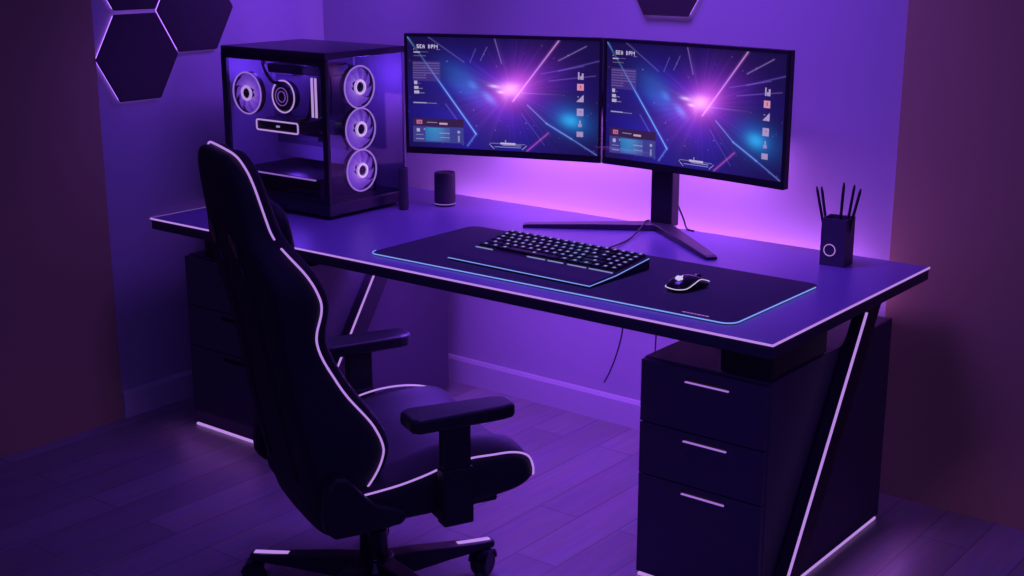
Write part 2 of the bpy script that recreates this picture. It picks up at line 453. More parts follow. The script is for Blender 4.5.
# ------------------------------------------------------------------ monitors
def paint_screen(NW=528, NH=297):
    px = [[None]*NW for _ in range(NH)]
    A = NW/NH; rnd0 = random.Random(11)
    def seg(u, v, a, b):
        ax, ay, bx, by = a[0]*A, a[1], b[0]*A, b[1]; x, y = u*A, v
        dx, dy = bx-ax, by-ay; t = max(0, min(1, ((x-ax)*dx+(y-ay)*dy)/(dx*dx+dy*dy)))
        return math.hypot(x-ax-t*dx, y-ay-t*dy), t
    def g(u, v, c, sx, sy, rot=0):
        x, y = (u-c[0])*A, v-c[1]
        cr, sr = math.cos(rot), math.sin(rot)
        x, y = x*cr+y*sr, -x*sr+y*cr
        return math.exp(-(x/sx)**2-(y/sy)**2)
    beams = [((0, 0), (.36, .86), .0038, (.14, .34, .85), 'r'), ((.36, .86), (.315, .97), .004, (.08, .16, .55), ''),
             ((.79, .01), (.555, .55), .0042, (.62, .22, .66), ''), ((.74, .82), (.63, .99), .0045, (.34, .05, .32), ''),
             ((.63, .58), (.73, .735), .003, (.14, .20, .60), ''), ((.73, .735), (.86, .86), .0036, (.16, .28, .80), ''), ((.86, .86), (.99, .99), .003, (.12, .18, .6), ''),
             ((.46, .01), (.495, .22), .0026, (.20, .11, .34), ''), ((.93, .05), (.79, .18), .0024, (.22, .14, .36), ''),
             ((1, .17), (.79, .27), .003, (.08, .05, .28), ''), ((.60, .475), (.83, .475), .0022, (.22, .10, .36), 'f'),
             ((.98, .30), (.74, .36), .002, (.12, .06, .30), ''), ((.11, .0), (.30, .22), .003, (.08, .06, .22), ''),
             ((.20, .60), (.26, .74), .0025, (.08, .08, .35), ''), ((.36, .10), (.33, .22), .002, (.10, .07, .28), ''), ((.42, .08), (.385, .2), .0018, (.14, .10, .3), ''),
             ((.60, .66), (.72, .93), .002, (.06, .05, .26), ''), ((.70, .30), (.92, .22), .002, (.10, .05, .28), '')]
    ray = [rnd0.random() for _ in range(180)]
    def rays(a):
        q = (a/(2*PI)+.5)*179.999; n = int(q); t = q-n; t = t*t*(3-2*t)
        return ray[n % 180]*(1-t)+ray[(n+1) % 180]*t
    rnd = random.Random(5)
    stars = [(rnd.random(), rnd.random(), rnd.uniform(.002, .005), rnd.uniform(.15, .5)) for _ in range(46)]
    import math as _m
    for j in range(NH):
        v = (j+.5)/NH
        for i in range(NW):
            u = (i+.5)/NW
            n1 = .5+.5*math.sin(9*u+5*math.sin(4*v+1.3)+3*v)*math.sin(7*v-4*u+1.2*math.sin(6*u))
            r, gg, b = .014, .006, .075
            k = g(u, v, (.42, .62), .75, .48); r += .012*k; gg += .012*k; b += .36*k*(.55+.7*n1)
            k = g(u, v, (.30, .40), .22, .10, .6)*(.5+.8*n1); r += .01*k; gg += .10*k; b += .30*k
            k = g(u, v, (.345, .42), .05, .03, .6)*(.4+ .9*n1); r += .03*k; gg += .17*k; b += .50*k
            k = g(u, v, (.43, .53), .07, .03, .7); r += .05*k; gg += .16*k; b += .40*k
            k = g(u, v, (.56, .44), .34, .22, -.5); r += .24*k; gg += .02*k; b += .36*k
            k = g(u, v, (.56, .44), .17, .115, -.5); r += .55*k; gg += .09*k; b += .45*k
            k = g(u, v, (.55, .45), .085, .055, .25); r += .38*k; gg += .26*k; b += .22*k
            # bright wedge with its tip pointing down, and streaks flying out of the core
            X, Y = (u-.545)*A, v-.46
            rad = math.hypot(X, Y); an = math.atan2(Y, X); ry = rays(an)
            k = max(0, ry-.6)*.6*math.exp(-((rad-.22)/.22)**2); r += .10*k; gg += .035*k; b += .22*k
            k = (.92+.16*ry)
            r *= .55+.45*k; gg *= .55+.45*k; b *= .6+.4*k
            e = max((v-.56)*8+abs(u-.515)*14, (.385-v)*14+abs(u-.53)*2)
            k = 1/(1+math.exp(max(-30, min(30, 5*e+1.4)))); r += .34*k; gg += .20*k; b += .22*k
            for c, w, hh in (((.455, .425), .045, .012), ((.49, .475), .03, .010)):
                k = g(u, v, c, w, hh, .08); r += .42*k; gg += .40*k; b += .40*k
            k = g(u, v, (.87, .70), .20, .13, .3); r += .0*k; gg += .10*k; b += .36*k
            k = g(u, v, (.855, .70), .085, .055, .2); r += .02*k; gg += .34*k; b += .50*k
            vg = .62+.38*math.exp(-((u-.5)/.42)**4-((v-.62)/.46)**4); r *= vg; gg *= vg; b *= vg
            for a, bb_, w, c, md in beams:
                d, t = seg(u, v, a, bb_)
                if d < w*7:
                    k = math.exp(-(d/w)**2)+.22*math.exp(-(d/(w*3.2))**2)
                    if md == 'r': k *= .25+.95*max(0, min(1, (t-.2)*2.5)) if t > .12 else .8-4*t
                    if md == 'f': k *= 1-t
                    r += c[0]*k; gg += c[1]*k; b += c[2]*k
            for sx, sy, sw, sk in stars:
                d = math.hypot((u-sx)*A, v-sy)
                if d < .015:
                    k = sk*math.exp(-(d/sw)**2); r += .5*k; gg += .45*k; b += .9*k
            px[j][i] = [r, gg, b]
    F = {'S': '111100111001111', 'E': '111100110100111', 'A': '010101111101101', 'B': '110101110101110', 'P': '111101111100100', 'M': '1000111011101011000110001'}
    def put(i, j, c, a=1.):
        if 0 <= i < NW and 0 <= j < NH:
            p = px[j][i]
            for q in range(3): p[q] = p[q]*(1-a)+c[q]*a
    def rect(u0, v0, u1, v1, c, a=1.):
        for j in range(int(v0*NH), max(int(v0*NH)+1, int(v1*NH))):
            for i in range(int(u0*NW), max(int(u0*NW)+1, int(u1*NW))): put(i, j, c, a)
    wht = (.60, .52, .76)
    x, y = int(.052*NW), int(.072*NH)
    for ch in 'SEA  BPM':
        if ch == ' ': x += 4; continue
        bits = F[ch]; w = len(bits)//5
        for q, bt in enumerate(bits):
            if bt == '1':
                for dx in (0, 1):
                    for dy in (0, 1): put(x+(q % w)*2+dx, y+(q//w)*2+dy, wht)
        x += w*2+2
    rect(.035, .113, .038, .118, wht); rect(.155, .112, .175, .117, wht, .5)
    rect(.035, .135, .07, .145, wht, .8); rect(.07, .135, .11, .14, wht, .3); rect(.035, .17, .10, .176, wht, .2)
    for k in range(7): rect(.03, .235+.022*k, (.17 if k < 5 else .10), .243+.022*k, (.30, .20, .60), .40)
    rect(.03, .22, .175, .40, (.16, .08, .38), .25)
    for k, (v0, w) in enumerate(((.40, .018), (.445, .022), (.485, .026))):
        rect(.035, v0, .035+w, v0+.028, wht, .8); rect(.038+w, v0+.018, .07+.01*k, v0+.024, wht, .35)
    rect(.03, .59, .10, .602, wht, .6); rect(.10, .595, .155, .60, wht, .3)
    # lower left panel
    rect(.025, .735, .295, .955, (.055, .06, .30), .8)
    rect(.025, .735, .295, .81, (.035, .012, .06), .95)
    rect(.045, .752, .075, .79, (.62, .16, .34), .9); rect(.054, .762, .058, .782, (.1, .02, .1)); rect(.064, .762, .068, .782, (.1, .02, .1))
    rect(.10, .768, .155, .776, wht, .45); rect(.165, .772, .21, .788, (.70, .42, .55), .85)
    for j in range(int(.82*NH), int(.945*NH)):
        for i in range(int(.09*NW), int(.22*NW)):
            tu = (i/NW-.09)/.13; tv = (j/NH-.82)/.125
            put(i, j, (.02+.08*tu, .20*(1-tv*.6)+.10, .62-.1*tv), .85*(.35+.65*math.sin(PI*min(1, tu+.15))))
    rect(.165, .862, .22, .872, wht, .5); rect(.17, .905, .22, .912, wht, .4)
    rect(.045, .83, .062, .86, wht, .75); rect(.082, .83, .088, .845, wht, .6)
    rect(.04, .885, .08, .892, wht, .35); rect(.04, .92, .085, .93, wht, .35)
    rect(.262, .84, .276, .862, wht, .6); rect(.264, .885, .274, .94, wht, .4)
    # right icon column
    def icon(v, kind):
        u0, u1, h = .888, .922, .064; lil = (.50, .36, .64)
        if kind == 'w':
            rect(u0+.003, v, u0+.011, v+h, lil, .9); rect(u1-.012, v+.01, u1-.003, v+h, lil, .9); rect(u0+.012, v+h*.5, u1-.012, v+h, lil, .8)
        elif kind == 'r':
            rect(u0, v, u1, v+h*.9, (.72, .30, .46), .95); rect(u0+.014, v+h*.2, u1-.014, v+h*.65, (.45, .03, .06), .95)
        elif kind == 't':
            for k in range(12): rect(u1-.003-.034*k/11, v+h*k/12, u1, v+h*(k+1)/12, lil, .9)
            rect(u0+.002, v+h*.2, u0+.008, v+h*.35, lil, .5)
        elif kind == 'p':
            rect(u0, v, u1, v+h, lil, .85); rect(u0+.012, v+h*.3, u0+.024, v+h*.6, (.35, .2, .5), .9)
        elif kind == 'i':
            rect(u0+.012, v, u1-.014, v+h*.5, lil, .7); rect(u0+.006, v+h*.5, u1-.008, v+h*.9, lil, .6)
        else:
            rect(u0, v+h*.1, u1, v+h*.85, lil, .75); rect(u0+.012, v+h*.3, u0+.026, v+h*.55, (.4, .3, .6), .9)
    for v, k in ((.275, 'w'), (.375, 'r'), (.47, 't'), (.59, 'p'), (.695, 'i'), (.785, 'q')): icon(v, k)
    # bottom centre marker
    rect(.435, .935, .62, .942, wht, .3)
    for k in range(10): rect(.43+.0025*k, .945+.004*k, .434+.0025*k, .951+.004*k, wht, .5); rect(.625-.0025*k, .945+.004*k, .629-.0025*k, .951+.004*k, wht, .5)
    rect(.46, .965, .60, .973, (.30, .32, .85), .7); rect(.49, .928, .57, .945, wht, .9); rect(.515, .905, .52, .928, wht, .5); rect(.50, .948, .60, .954, wht, .5)
    return px

MW, MH, SAG = .680, .399, .012
def curve_y(x, w): return SAG*(1-(2*x/w)**2)   # panel bows away from the viewer in the middle
def monitor(label):
    t = thing('curved_monitor', label, 'monitor', group='curved monitors on the desk stand')
    NX = 24
    def slab(x0, x1, z0, z1, ya, yb, mi=0, bm=None):
        bm = bm or bmesh.new(); secs = []
        for i in range(NX+1):
            x = x0+(x1-x0)*i/NX; c = curve_y(x, MW)
            secs.append([(x, ya+c, z0), (x, yb+c, z0), (x, yb+c, z1), (x, ya+c, z1)])
        loft(bm, secs); return bm
    hw = MW/2
    link('housing', slab(-hw, hw, 0, MH, .004, .026), M['black'], t)
    bm = slab(-hw, hw, 0, .022, -.002, .004); slab(-hw, hw, MH-.010, MH, -.002, .004, bm=bm)
    slab(-hw, -hw+.009, .022, MH-.010, -.002, .004, bm=bm); slab(hw-.009, hw, .022, MH-.010, -.002, .004, bm=bm)
    link('bezel', bm, M['bezel'], t)
    return t, hw
mA, hw = monitor('left of two wide curved monitors, the one nearer the computer tower, screen lit')
# the lit screen: one grid mesh with a colour per point
px = paint_screen(); NH, NW = len(px), len(px[0])
sx0, sx1, sz0, sz1 = -hw+.009, hw-.009, .022, MH-.010
verts = []; faces = []; cols = []
for j in range(NH):
    for i in range(NW):
        x = sx0+(sx1-sx0)*i/(NW-1); z = sz1-(sz1-sz0)*j/(NH-1)
        verts.append((x, .0015+curve_y(x, MW), z)); cols += [*px[j][i], 1.]
for j in range(NH-1):
    for i in range(NW-1):
        a = j*NW+i; faces.append((a, a+NW, a+NW+1, a+1))
me = bpy.data.meshes.new('screen'); me.from_pydata(verts, [], faces)
ca = me.color_attributes.new('display', 'FLOAT_COLOR', 'POINT'); ca.data.foreach_set('color', cols)
sm = bpy.data.materials.new('lit_display'); sm.use_nodes = True
nt = sm.node_tree; bsdf = nt.nodes['Principled BSDF']
at = nt.nodes.new('ShaderNodeAttribute'); at.attribute_name = 'display'
bsdf.inputs['Base Color'].default_value = (.01, .01, .012, 1); bsdf.inputs['Roughness'].default_value = .5; bsdf.inputs['Specular IOR Level'].default_value = .08
nt.links.new(at.outputs['Color'], bsdf.inputs['Emission Color']); bsdf.inputs['Emission Strength'].default_value = .92
sm.cycles.emission_sampling = 'NONE'
me.materials.append(sm)
scr = bpy.data.objects.new('screen', me); COL.objects.link(scr); scr.parent = mA
def copy_tree(o, parent=None):
    c = o.copy(); COL.objects.link(c)
    if parent: c.parent = parent
    for ch in list(o.children): copy_tree(ch, c)
    return c
mB = copy_tree(mA)
mB['label'] = 'right of two wide curved monitors, the one nearer the pencil cup, screen lit'
def place_mon(o, a, b):
    a, b = Vector(a), Vector(b)
    o.location = ((a.x+b.x)/2, (a.y+b.y)/2, .944); o.rotation_euler = (0, 0, math.atan2(b.y-a.y, b.x-a.x))
place_mon(mA, (.566, .638), (1.210, .868))
place_mon(mB, (1.216, .870), (1.890, .806))
# stand
sd = thing('monitor_stand', 'dark metal stand with wide V foot carrying both monitors', 'stand', (1.428, .912, ZT))
bevel_mod(link('pole', B(-.040, .040, -.022, .022, .012, .42), M['black'], sd), .004, 2)
link('mount_bar', B(-.28, .21, .012, .020, .36, .41), M['black'], sd)
def foot_bar(p, q):
    bm = bmesh.new(); p, q = Vector(p), Vector(q); d = (q-p).normalized(); s = Vector((-d.y, d.x, 0))
    secs = []
    for t, w, h in ((0, .030, .022), (.5, .024, .018), (.96, .019, .012), (1, .017, .009)):
        c = p.lerp(q, t)
        secs.append([c-s*w, c+s*w, c+s*w+Vector((0, 0, h)), c-s*w+Vector((0, 0, h))])
    loft(bm, secs); bevel_mod(link('foot_bar', bm, M['metal'], sd), .003, 2)
foot_bar((0, -.02, 0), (-.372, -.257, 0)); foot_bar((0, -.02, 0), (.338, -.282, 0))

# ------------------------------------------------------------------ desk mat, keyboard, mouse
mt = thing('desk_mat', 'large dark desk mat with glowing blue rim under the keyboard', 'desk mat', (.93, .07, ZT))
ol = rrect(0, 1.215, 0, .485, .035)
bm = bmesh.new(); prism(bm, ol, 'z', 0, .004); link('mat_pad', bm, M['matfab'], mt)
bm = bmesh.new(); tube(bm, [(x, y, .004) for x, y in ol[14:28]]+[(1.215, .45, .004)], .0018, n=6)
link('light_rim', bm, M['blue'], mt)['label'] = 'glowing ice blue rim'
bm = bmesh.new()
x = 1.06
for k, w in enumerate((.010, .006, .009, .005, .010, .007, .009)):
    box(bm, x, x+w, .024, .030, .0041, .0046); x += w+.003
link('printed_line', bm, M['stripdim'], mt)

kb = thing('keyboard', 'black mechanical keyboard with wrist rest on the desk mat', 'keyboard', (1.430, .284, ZT+.0045), math.radians(-1.8))
KW, KD = .512, .280      # local centre origin
RS = .115
bm = bmesh.new()
prism(bm, [(-KD/2+RS, 0), (KD/2, 0), (KD/2, .036), (-KD/2+RS, .016)], 'x', -KW/2, KW/2)
bevel_mod(link('case', bm, M['black'], kb), .003, 2)
bm = bmesh.new()
prism(bm, [(-KD/2, .0), (-KD/2+RS-.002, 0), (-KD/2+RS-.002, .018), (-KD/2+.02, .014), (-KD/2, .008)], 'x', -KW/2, KW/2)
bevel_mod(link('wrist_rest', bm, M['matfab'], kb), .004, 3)
bm = bmesh.new()
tube(bm, [(-KW/2+.003, -KD/2-.001, .006), (KW/2, -KD/2-.001, .006), (KW/2+.001, -KD/2+RS, .012), (KW/2+.001, KD/2-.006, .031)], .0014, n=6)
link('light_line', bm, M['blue'], kb)['label'] = 'glowing pale blue line along the front and side edge'
# front glow blips under the first key row
for a, b in ((-.25, -.185), (-.055, .01), (.02, .075), (.09, .155), (.165, .245)):
    link('light_bar', B(a, b, -KD/2+RS+.0005, -KD/2+RS+.003, .0165, .0195), M['keyled'], kb)
ROWS = [[1]*15+[1, 1], [1]*13+[2]+[1, 1, 1], [1.5]+[1]*12+[1.5]+[1, 1, 1], [1.75]+[1]*11+[2.25]+[1, 1, 1], [2.25]+[1]*10+[2.75]+[1, 1], [1.25, 1.25, 1.25, 6.25, 1.25, 1.25, 1.5]+[1, 1, 1]]
cache = {}
def key_mesh(w):
    if w in cache: return cache[w]
    bm = bmesh.new(); ww = w-.0025; dd = .0215
    A_ = [(-ww/2, -dd/2, 0), (ww/2, -dd/2, 0), (ww/2, dd/2, 0), (-ww/2, dd/2, 0)]
    T_ = [(-ww/2+.002, -dd/2+.002, .008), (ww/2-.002, -dd/2+.002, .008), (ww/2-.002, dd/2-.003, .008), (-ww/2+.002, dd/2-.003, .008)]
    loft(bm, [A_, T_])
    l = min(.0042, ww/4)
    box(bm, -l, l, -.0015, .0060, .0078, .0086, mi=1)
    me = bpy.data.meshes.new('key'); bmesh.ops.recalc_face_normals(bm, faces=bm.faces[:]); bm.to_mesh(me); bm.free()
    me.materials.append(M['gloss']); me.materials.append(M['keydim'])
    cache[w] = me; return me
slope = math.atan2(.020, KD-RS)
for r, row in enumerate(ROWS):
    tot = sum(row); unit = (KW-.016)/tot if r else (KW-.016)/17
    yy = KD/2-.016-.0250*r
    zz = .016+(yy-(-KD/2+RS))*math.tan(slope)
    x = -KW/2+.008
    for w in row:
        wm = round(w*unit, 4)
        k = bpy.data.objects.new('key', key_mesh(wm)); COL.objects.link(k); k.parent = kb
        k.location = (x+wm/2, yy, zz); k.rotation_euler = (slope, 0, 0); x += wm
tag(link('keyboard_cable', T(smooth_path([(1.475, .424, .778), (1.472, .49, .764), (1.455, .60, .7560), (1.435, .70, .7545), (1.41, .80, .766), (1.392, .858, .7775), (1.375, .905, .770), (1.36, .94, .754)], 8), .0026, n=8), M['black'], smooth=True),
    'thin black cable curving from keyboard back past the monitor foot', 'cable')

ms = thing('mouse', 'black computer mouse with glowing rim and lit emblem on the desk mat', 'mouse', (1.882, .297, ZT+.0045), math.radians(-14))
# mouse body: sections along y (rear -> front)
secs = []
for y, w, h, zb in ((-.062, .012, .012, .008), (-.056, .025, .024, .004), (-.035, .034, .036, .001), (-.005, .033, .040, .001), (.025, .030, .034, .001), (.048, .029, .023, .001), (.060, .025, .014, .002), (.064, .018, .009, .004)):
    secs.append([(w*c, y, zb+(h-zb)*s) for c, s in ((-.92, 0), (-1, .35), (-.86, .72), (-.45, .96), (0, 1), (.45, .96), (.86, .72), (1, .35), (.92, 0), (0, 0))])
bm = bmesh.new(); loft(bm, secs)
subsurf(link('body', bm, M['gloss'], ms, smooth=True), 2)
rim = [(-.034, .0, .010), (-.034, -.036, .009), (-.024, -.056, .010), (0, -.0645, .011), (.022, -.058, .010), (.0345, -.036, .011), (.0355, -.010, .020), (.034, .012, .028), (.0315, .035, .024), (.028, .056, .016)]
link('light_rim', T(smooth_path(rim, 5), .0012, n=6), M['white'], ms, smooth=True)
link('light_edge', T(smooth_path([(-.020, .063, .0125), (-.004, .050, .0270), (.0, .030, .0335)], 5), .0012, n=6), M['stripdim'], ms, smooth=True)
bm = bmesh.new(); cyl(bm, .010, .010, -.0035, .0035, 20, mtx=Matrix.Translation((0, .040, .0235)) @ Matrix.Rotation(PI/2, 4, 'Y'))
link('scroll_wheel', bm, M['metal'], ms)
bm = bmesh.new()
for a in range(5):
    th = 2*PI*a/5; cyl(bm, .0050, .0050, -.001, .001, 12, c=(.0058*math.cos(th), .0052*math.sin(th)))
cyl(bm, .0062, .0062, -.001, .0012, 16)
box(bm, .0020, .0050, .008, .014, -.001, .001)
em = link('emblem', bm, M['white'], ms, loc=(.006, -.036, .0350), rot=(math.radians(22), math.radians(10), math.radians(20)))
em['label'] = 'small glowing white emblem'

# ------------------------------------------------------------------ speakers / cups
def round_speaker(label, loc, r, h, ring):
    t = thing('cylinder_speaker', label, 'speaker', loc)
    bm = bmesh.new(); lathe(bm, [(r*.93, 0), (r*.97, .003), (r*.97, .008), (r, .010), (r, h-.006), (r*.96, h-.001), (r*.86, h), (r*.84, h-.003), (r*.001, h-.003)], 40)
    link('body', bm, mats_speaker, t, smooth=False)
    if ring:
        bm = bmesh.new(); tube(bm, [(r*.985*math.cos(2*PI*k/40), r*.985*math.sin(2*PI*k/40), .0085) for k in range(40)], .0014, n=6, closed=True)
        link('light_ring', bm, M['stripdim'], t)
mats_speaker = mat('speaker_fabric', (.045, .035, .060, 1), .7, bump=.5, scale=700)
round_speaker('dark round desk speaker standing between the computer tower and the monitors', (.628, .765, ZT), .037, .117, True)
round_speaker('slim dark cylinder standing right against the computer tower', (.566, .622, ZT), .0165, .145, False)

# ------------------------------------------------------------------ pencil cup and pencils
cup = thing('pencil_cup', 'square dark pencil cup with a glowing ring at the right end of the desk', 'pencil cup', (2.066, .812, ZT), math.radians(4))
h, hwid, wl = .136, .036, .004
bm = bmesh.new()
box(bm, -hwid, hwid, -hwid, hwid, 0, .006)
for s in (-1, 1):
    box(bm, min(s*hwid, s*(hwid-wl)), max(s*hwid, s*(hwid-wl)), -hwid, hwid, .006, h)
    box(bm, -hwid+wl, hwid-wl, min(s*hwid, s*(hwid-wl)), max(s*hwid, s*(hwid-wl)), .006, h)
link('body', bm, M['cab'], cup)
bm = bmesh.new(); tube(bm, [(-.008+.0165*math.cos(2*PI*k/32), -hwid-.001, .046+.0165*math.sin(2*PI*k/32)) for k in range(32)], .0012, n=6, closed=True)
link('light_ring', bm, M['strip'], cup)['label'] = 'thin glowing circle on the front'
pens = [((-.020, -.025), (-.060, -.028), .222, 'leftmost dark pencil in the square cup, leaning outward'),
        ((-.030, .006), (-.064, .012), .216, 'dark pencil leaning left just behind the leftmost one in the square cup'),
        ((-.002, .010), (.004, .012), .235, 'tallest near upright dark pencil in the middle of the square cup'),
        ((.010, -.012), (.016, -.018), .222, 'short upright dark pencil right of the tallest one in the square cup'),
        ((.016, .014), (.036, .012), .232, 'dark pencil leaning slightly right, second from right in the square cup'),
        ((.024, -.002), (.062, -.004), .226, 'rightmost dark pencil leaning furthest right in the square cup')]
for (bx, by), (tx, ty), tz, lab in pens:
    t = thing('pencil', lab, 'pencil', (cup.location.x+bx*.6, cup.location.y+by*.6, ZT+.0075), group='pencils in the square cup')
    a = Vector((0, 0, 0)); b = Vector((tx-bx*.6, ty-by*.6, tz-.0075)); d = b-a
    link('barrel', T([a, a+d*.94], .0042, n=6), M['black'], t)
    link('tip', T([a+d*.94, a+d*.985, b], [.0042, .0026, .0010], n=6), M['metal'], t)

# ------------------------------------------------------------------ loose cables
tag(link('hanging_cable', T(smooth_path([(1.25, .955, .700), (1.247, .97, .55), (1.236, .98, .38), (1.215, .98, .28), (1.185, .98, .20), (1.162, .98, .155)], 8), .0028, n=8), M['black'], smooth=True),
    'thin black cable hanging below the desk in front of the wall', 'cable')
tag(link('power_cable', T(smooth_path([(1.385, .955, .700), (1.38, .97, .55), (1.370, .98, .42), (1.366, .98, .30), (1.37, .98, .05), (1.36, .985, .006)], 8), .0026, n=8), M['black'], smooth=True),
    'thin black cable dropping to the floor beside the right drawer cabinet', 'cable')
tag(link('monitor_cable', T(smooth_path([(1.40, .938, .94), (1.425, .95, .89), (1.447, .955, .83), (1.475, .952, .78), (1.498, .937, .754), (1.53, .925, .7535)], 8), .0028, n=8), M['black'], smooth=True),
    'thin black cable drooping behind the monitor stand pole', 'cable')

# ------------------------------------------------------------------ gaming chair (local: +y forward, +x its right)
TH_ = math.radians(65.2)
ch = thing('gaming_chair', 'black high back gaming chair with glowing lilac piping in front of the desk', 'chair', (1.402, -.417, 0), TH_-PI/2)
def interp(tab, z):
    if z <= tab[0][0]: return tab[0][1]
    for (a, va), (b, vb) in zip(tab, tab[1:]):
        if z <= b:
            t = (z-a)/(b-a); return va+(vb-va)*t
    return tab[-1][1]
def smooth_tab(tab, n=90, w=.022):
    a, b = tab[0][0], tab[-1][0]; out = []
    for i in range(n+1):
        z = a+(b-a)*i/n; ww = min(w, z-a, b-z)
        out.append((z, sum(interp(tab, z+ww*k/6) for k in range(-6, 7))/13))
    return out
WT = smooth_tab([(.285, .205), (.31, .222), (.40, .238), (.45, .247), (.50, .25), (.57, .25), (.65, .24), (.74, .232), (.79, .238), (.84, .258), (.874, .266), (.915, .266), (.945, .255), (.98, .218), (1.0, .192), (1.02, .182), (1.09, .178), (1.13, .175), (1.16, .163), (1.178, .142), (1.188, .112), (1.195, .075)], w=.012)
YR = smooth_tab([(.285, -.200), (.413, -.229), (.582, -.262), (.72, -.284), (.876, -.314), (1.006, -.346), (1.13, -.364), (1.195, -.370)])
YP = smooth_tab([(.285, -.165), (.35, -.140), (.401, -.112), (.442, -.082), (.503, -.058), (.569, -.086), (.648, -.149), (.736, -.197), (.786, -.214), (.83, -.209), (.874, -.202), (.938, -.230), (.979, -.261), (1.0, -.276), (1.02, -.286), (1.091, -.306), (1.163, -.326), (1.195, -.336)])
def back_section(z):
    w, yr, yp = interp(WT, z), interp(YR, z), interp(YP, z)
    yf = min(yr+.085, yp+.02); yo = yp+.034
    k = 1-.25*max(0, min(1, (z-1.13)/.07))
    half = [(0, yr-.004), (.45*w, yr-.002), (.82*w, yr+.002), (w*.975, yr+.016), (w, yr+.45*(yp-yr)+.01), (w, yp), (w-.008, yp+.022), (w-.032, yo), (w*.75, max(yf+.005, yo-.03)), (w*.5, yf), (w*.22, yf-.002)]
    R_ = [(x, y, z) for x, y in half]
    c = [(0, yf-.003, z)]
    L_ = [(-x, y, z) for x, y in half[:0:-1]]
    return R_+c+L_
zs = [.285, .29, .31, .34, .37, .41, .45, .50, .55, .60, .65, .70, .75, .79, .83, .87, .91, .945, .975, 1.0, 1.025, 1.06, 1.10, 1.135, 1.16, 1.178, 1.188, 1.195]
bm = bmesh.new(); loft(bm, [back_section(z) for z in zs])
subsurf(link('backrest', bm, M['leather'], ch, smooth=True), 2)
def pp(z, s=1):
    return Vector((s*(interp(WT, z)+.001), interp(YP, z), z))
def zr(a, b, n): return [a+(b-a)*i/n for i in range(n+1)]
for s in (1, -1):
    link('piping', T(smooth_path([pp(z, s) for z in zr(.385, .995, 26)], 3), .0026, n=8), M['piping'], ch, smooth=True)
hp = [pp(z, 1) for z in zr(1.012, 1.158, 8)]
top_r = [Vector((.152, -.331, 1.174)), Vector((.128, -.335, 1.187)), Vector((.095, -.339, 1.195)), Vector((.05, -.342, 1.198)), Vector((0, -.343, 1.199))]
path = hp+top_r+[Vector((-v.x, v.y, v.z)) for v in (top_r[:-1][::-1]+hp[::-1])]
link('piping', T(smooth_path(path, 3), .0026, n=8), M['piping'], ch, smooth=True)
# back face details: belt slots, seams
def on_back(x, z, off=.0): return Vector((x, interp(YR, z)-.004-off, z))
for s in (-1, 1):
    bm = bmesh.new()
    secs = []
    for k in range(9):
        t = k/8; z = .955+.06*t; a = .024*math.sin(PI*(.12+.76*t))
        c = on_back(s*(.095-.015*t), z)
        secs.append([c+Vector((-a, .006, 0)), c+Vector((a, .006, 0)), c+Vector((a, -.004, 0)), c+Vector((-a, -.004, 0))])
    loft(bm, secs); bevel_mod(link('belt_slot', bm, M['gloss'], ch), .003, 2)
    link('seam', T([on_back(s*(.085+.02*(1-t)), .40+.54*t, -.001) for t in [i/16 for i in range(17)]], .004, n=6), M['black'], ch, smooth=True)
# front insert and pillows
bm = bmesh.new(); secs = []
for z in zr(.45, .93, 14):
    w = interp(WT, z)*.44; yf = min(interp(YR, z)+.085, interp(YP, z)+.02)
    secs.append([(-w, yf-.01, z), (w, yf-.01, z), (w*.9, yf+.012, z), (0, yf+.016, z), (-w*.9, yf+.012, z)])
loft(bm, secs); subsurf(link('back_insert', bm, M['leather2'], ch, smooth=True), 1)
bm = bmesh.new()
bmesh.ops.create_uvsphere(bm, u_segments=24, v_segments=14, radius=1)
for v in bm.verts:
    q = v.co.copy(); sg = lambda a, e: math.copysign(abs(a)**e, a)
    v.co = Vector((sg(q.x, .6)*.120, sg(q.y, .8)*.034, sg(q.z, .6)*.072))
bmesh.ops.transform(bm, matrix=Matrix.Translation((0, -.238, .998)) @ Matrix.Rotation(math.radians(11), 4, 'X'), verts=bm.verts[:])
link('headrest_pillow', bm, M['leather'], ch, smooth=True)
# seat
def seat_section(y):
    t = (y+.22)/.55
    zt = interp([(-.22, .405), (-.10, .410), (0, .418), (.08, .432), (.16, .442), (.24, .440), (.29, .432), (.325, .412), (.350, .375)], y)
    bol = interp([(-.22, .01), (-.05, .02), (.1, .045), (.2, .045), (.28, .035), (.325, .012), (.350, 0)], y)
    zb = interp([(-.22, .312), (0, .312), (.24, .325), (.30, .335), (.350, .350)], y)
    w = interp([(-.22, .23), (-.1, .262), (.2, .268), (.29, .265), (.325, .252), (.350, .225)], y)
    half = [(0, zb), (w*.7, zb), (w*.96, zb+.006), (w, zb+.02), (w, zt-.012), (w-.006, zt+.004), (w-.035, zt+bol*.75), (w-.075, zt+bol), (w-.12, zt+.005), (w*.3, zt-.004)]
    return [(x, y, z) for x, z in half]+[(0, y, zt-.006)]+[(-x, y, z) for x, z in half[:0:-1]]
ys = [-.22, -.19, -.10, -.03, .04, .10, .16, .22, .26, .29, .318, .338, .350]
bm = bmesh.new(); loft(bm, [seat_section(y) for y in ys])
subsurf(link('seat', bm, M['leather'], ch, smooth=True), 2)
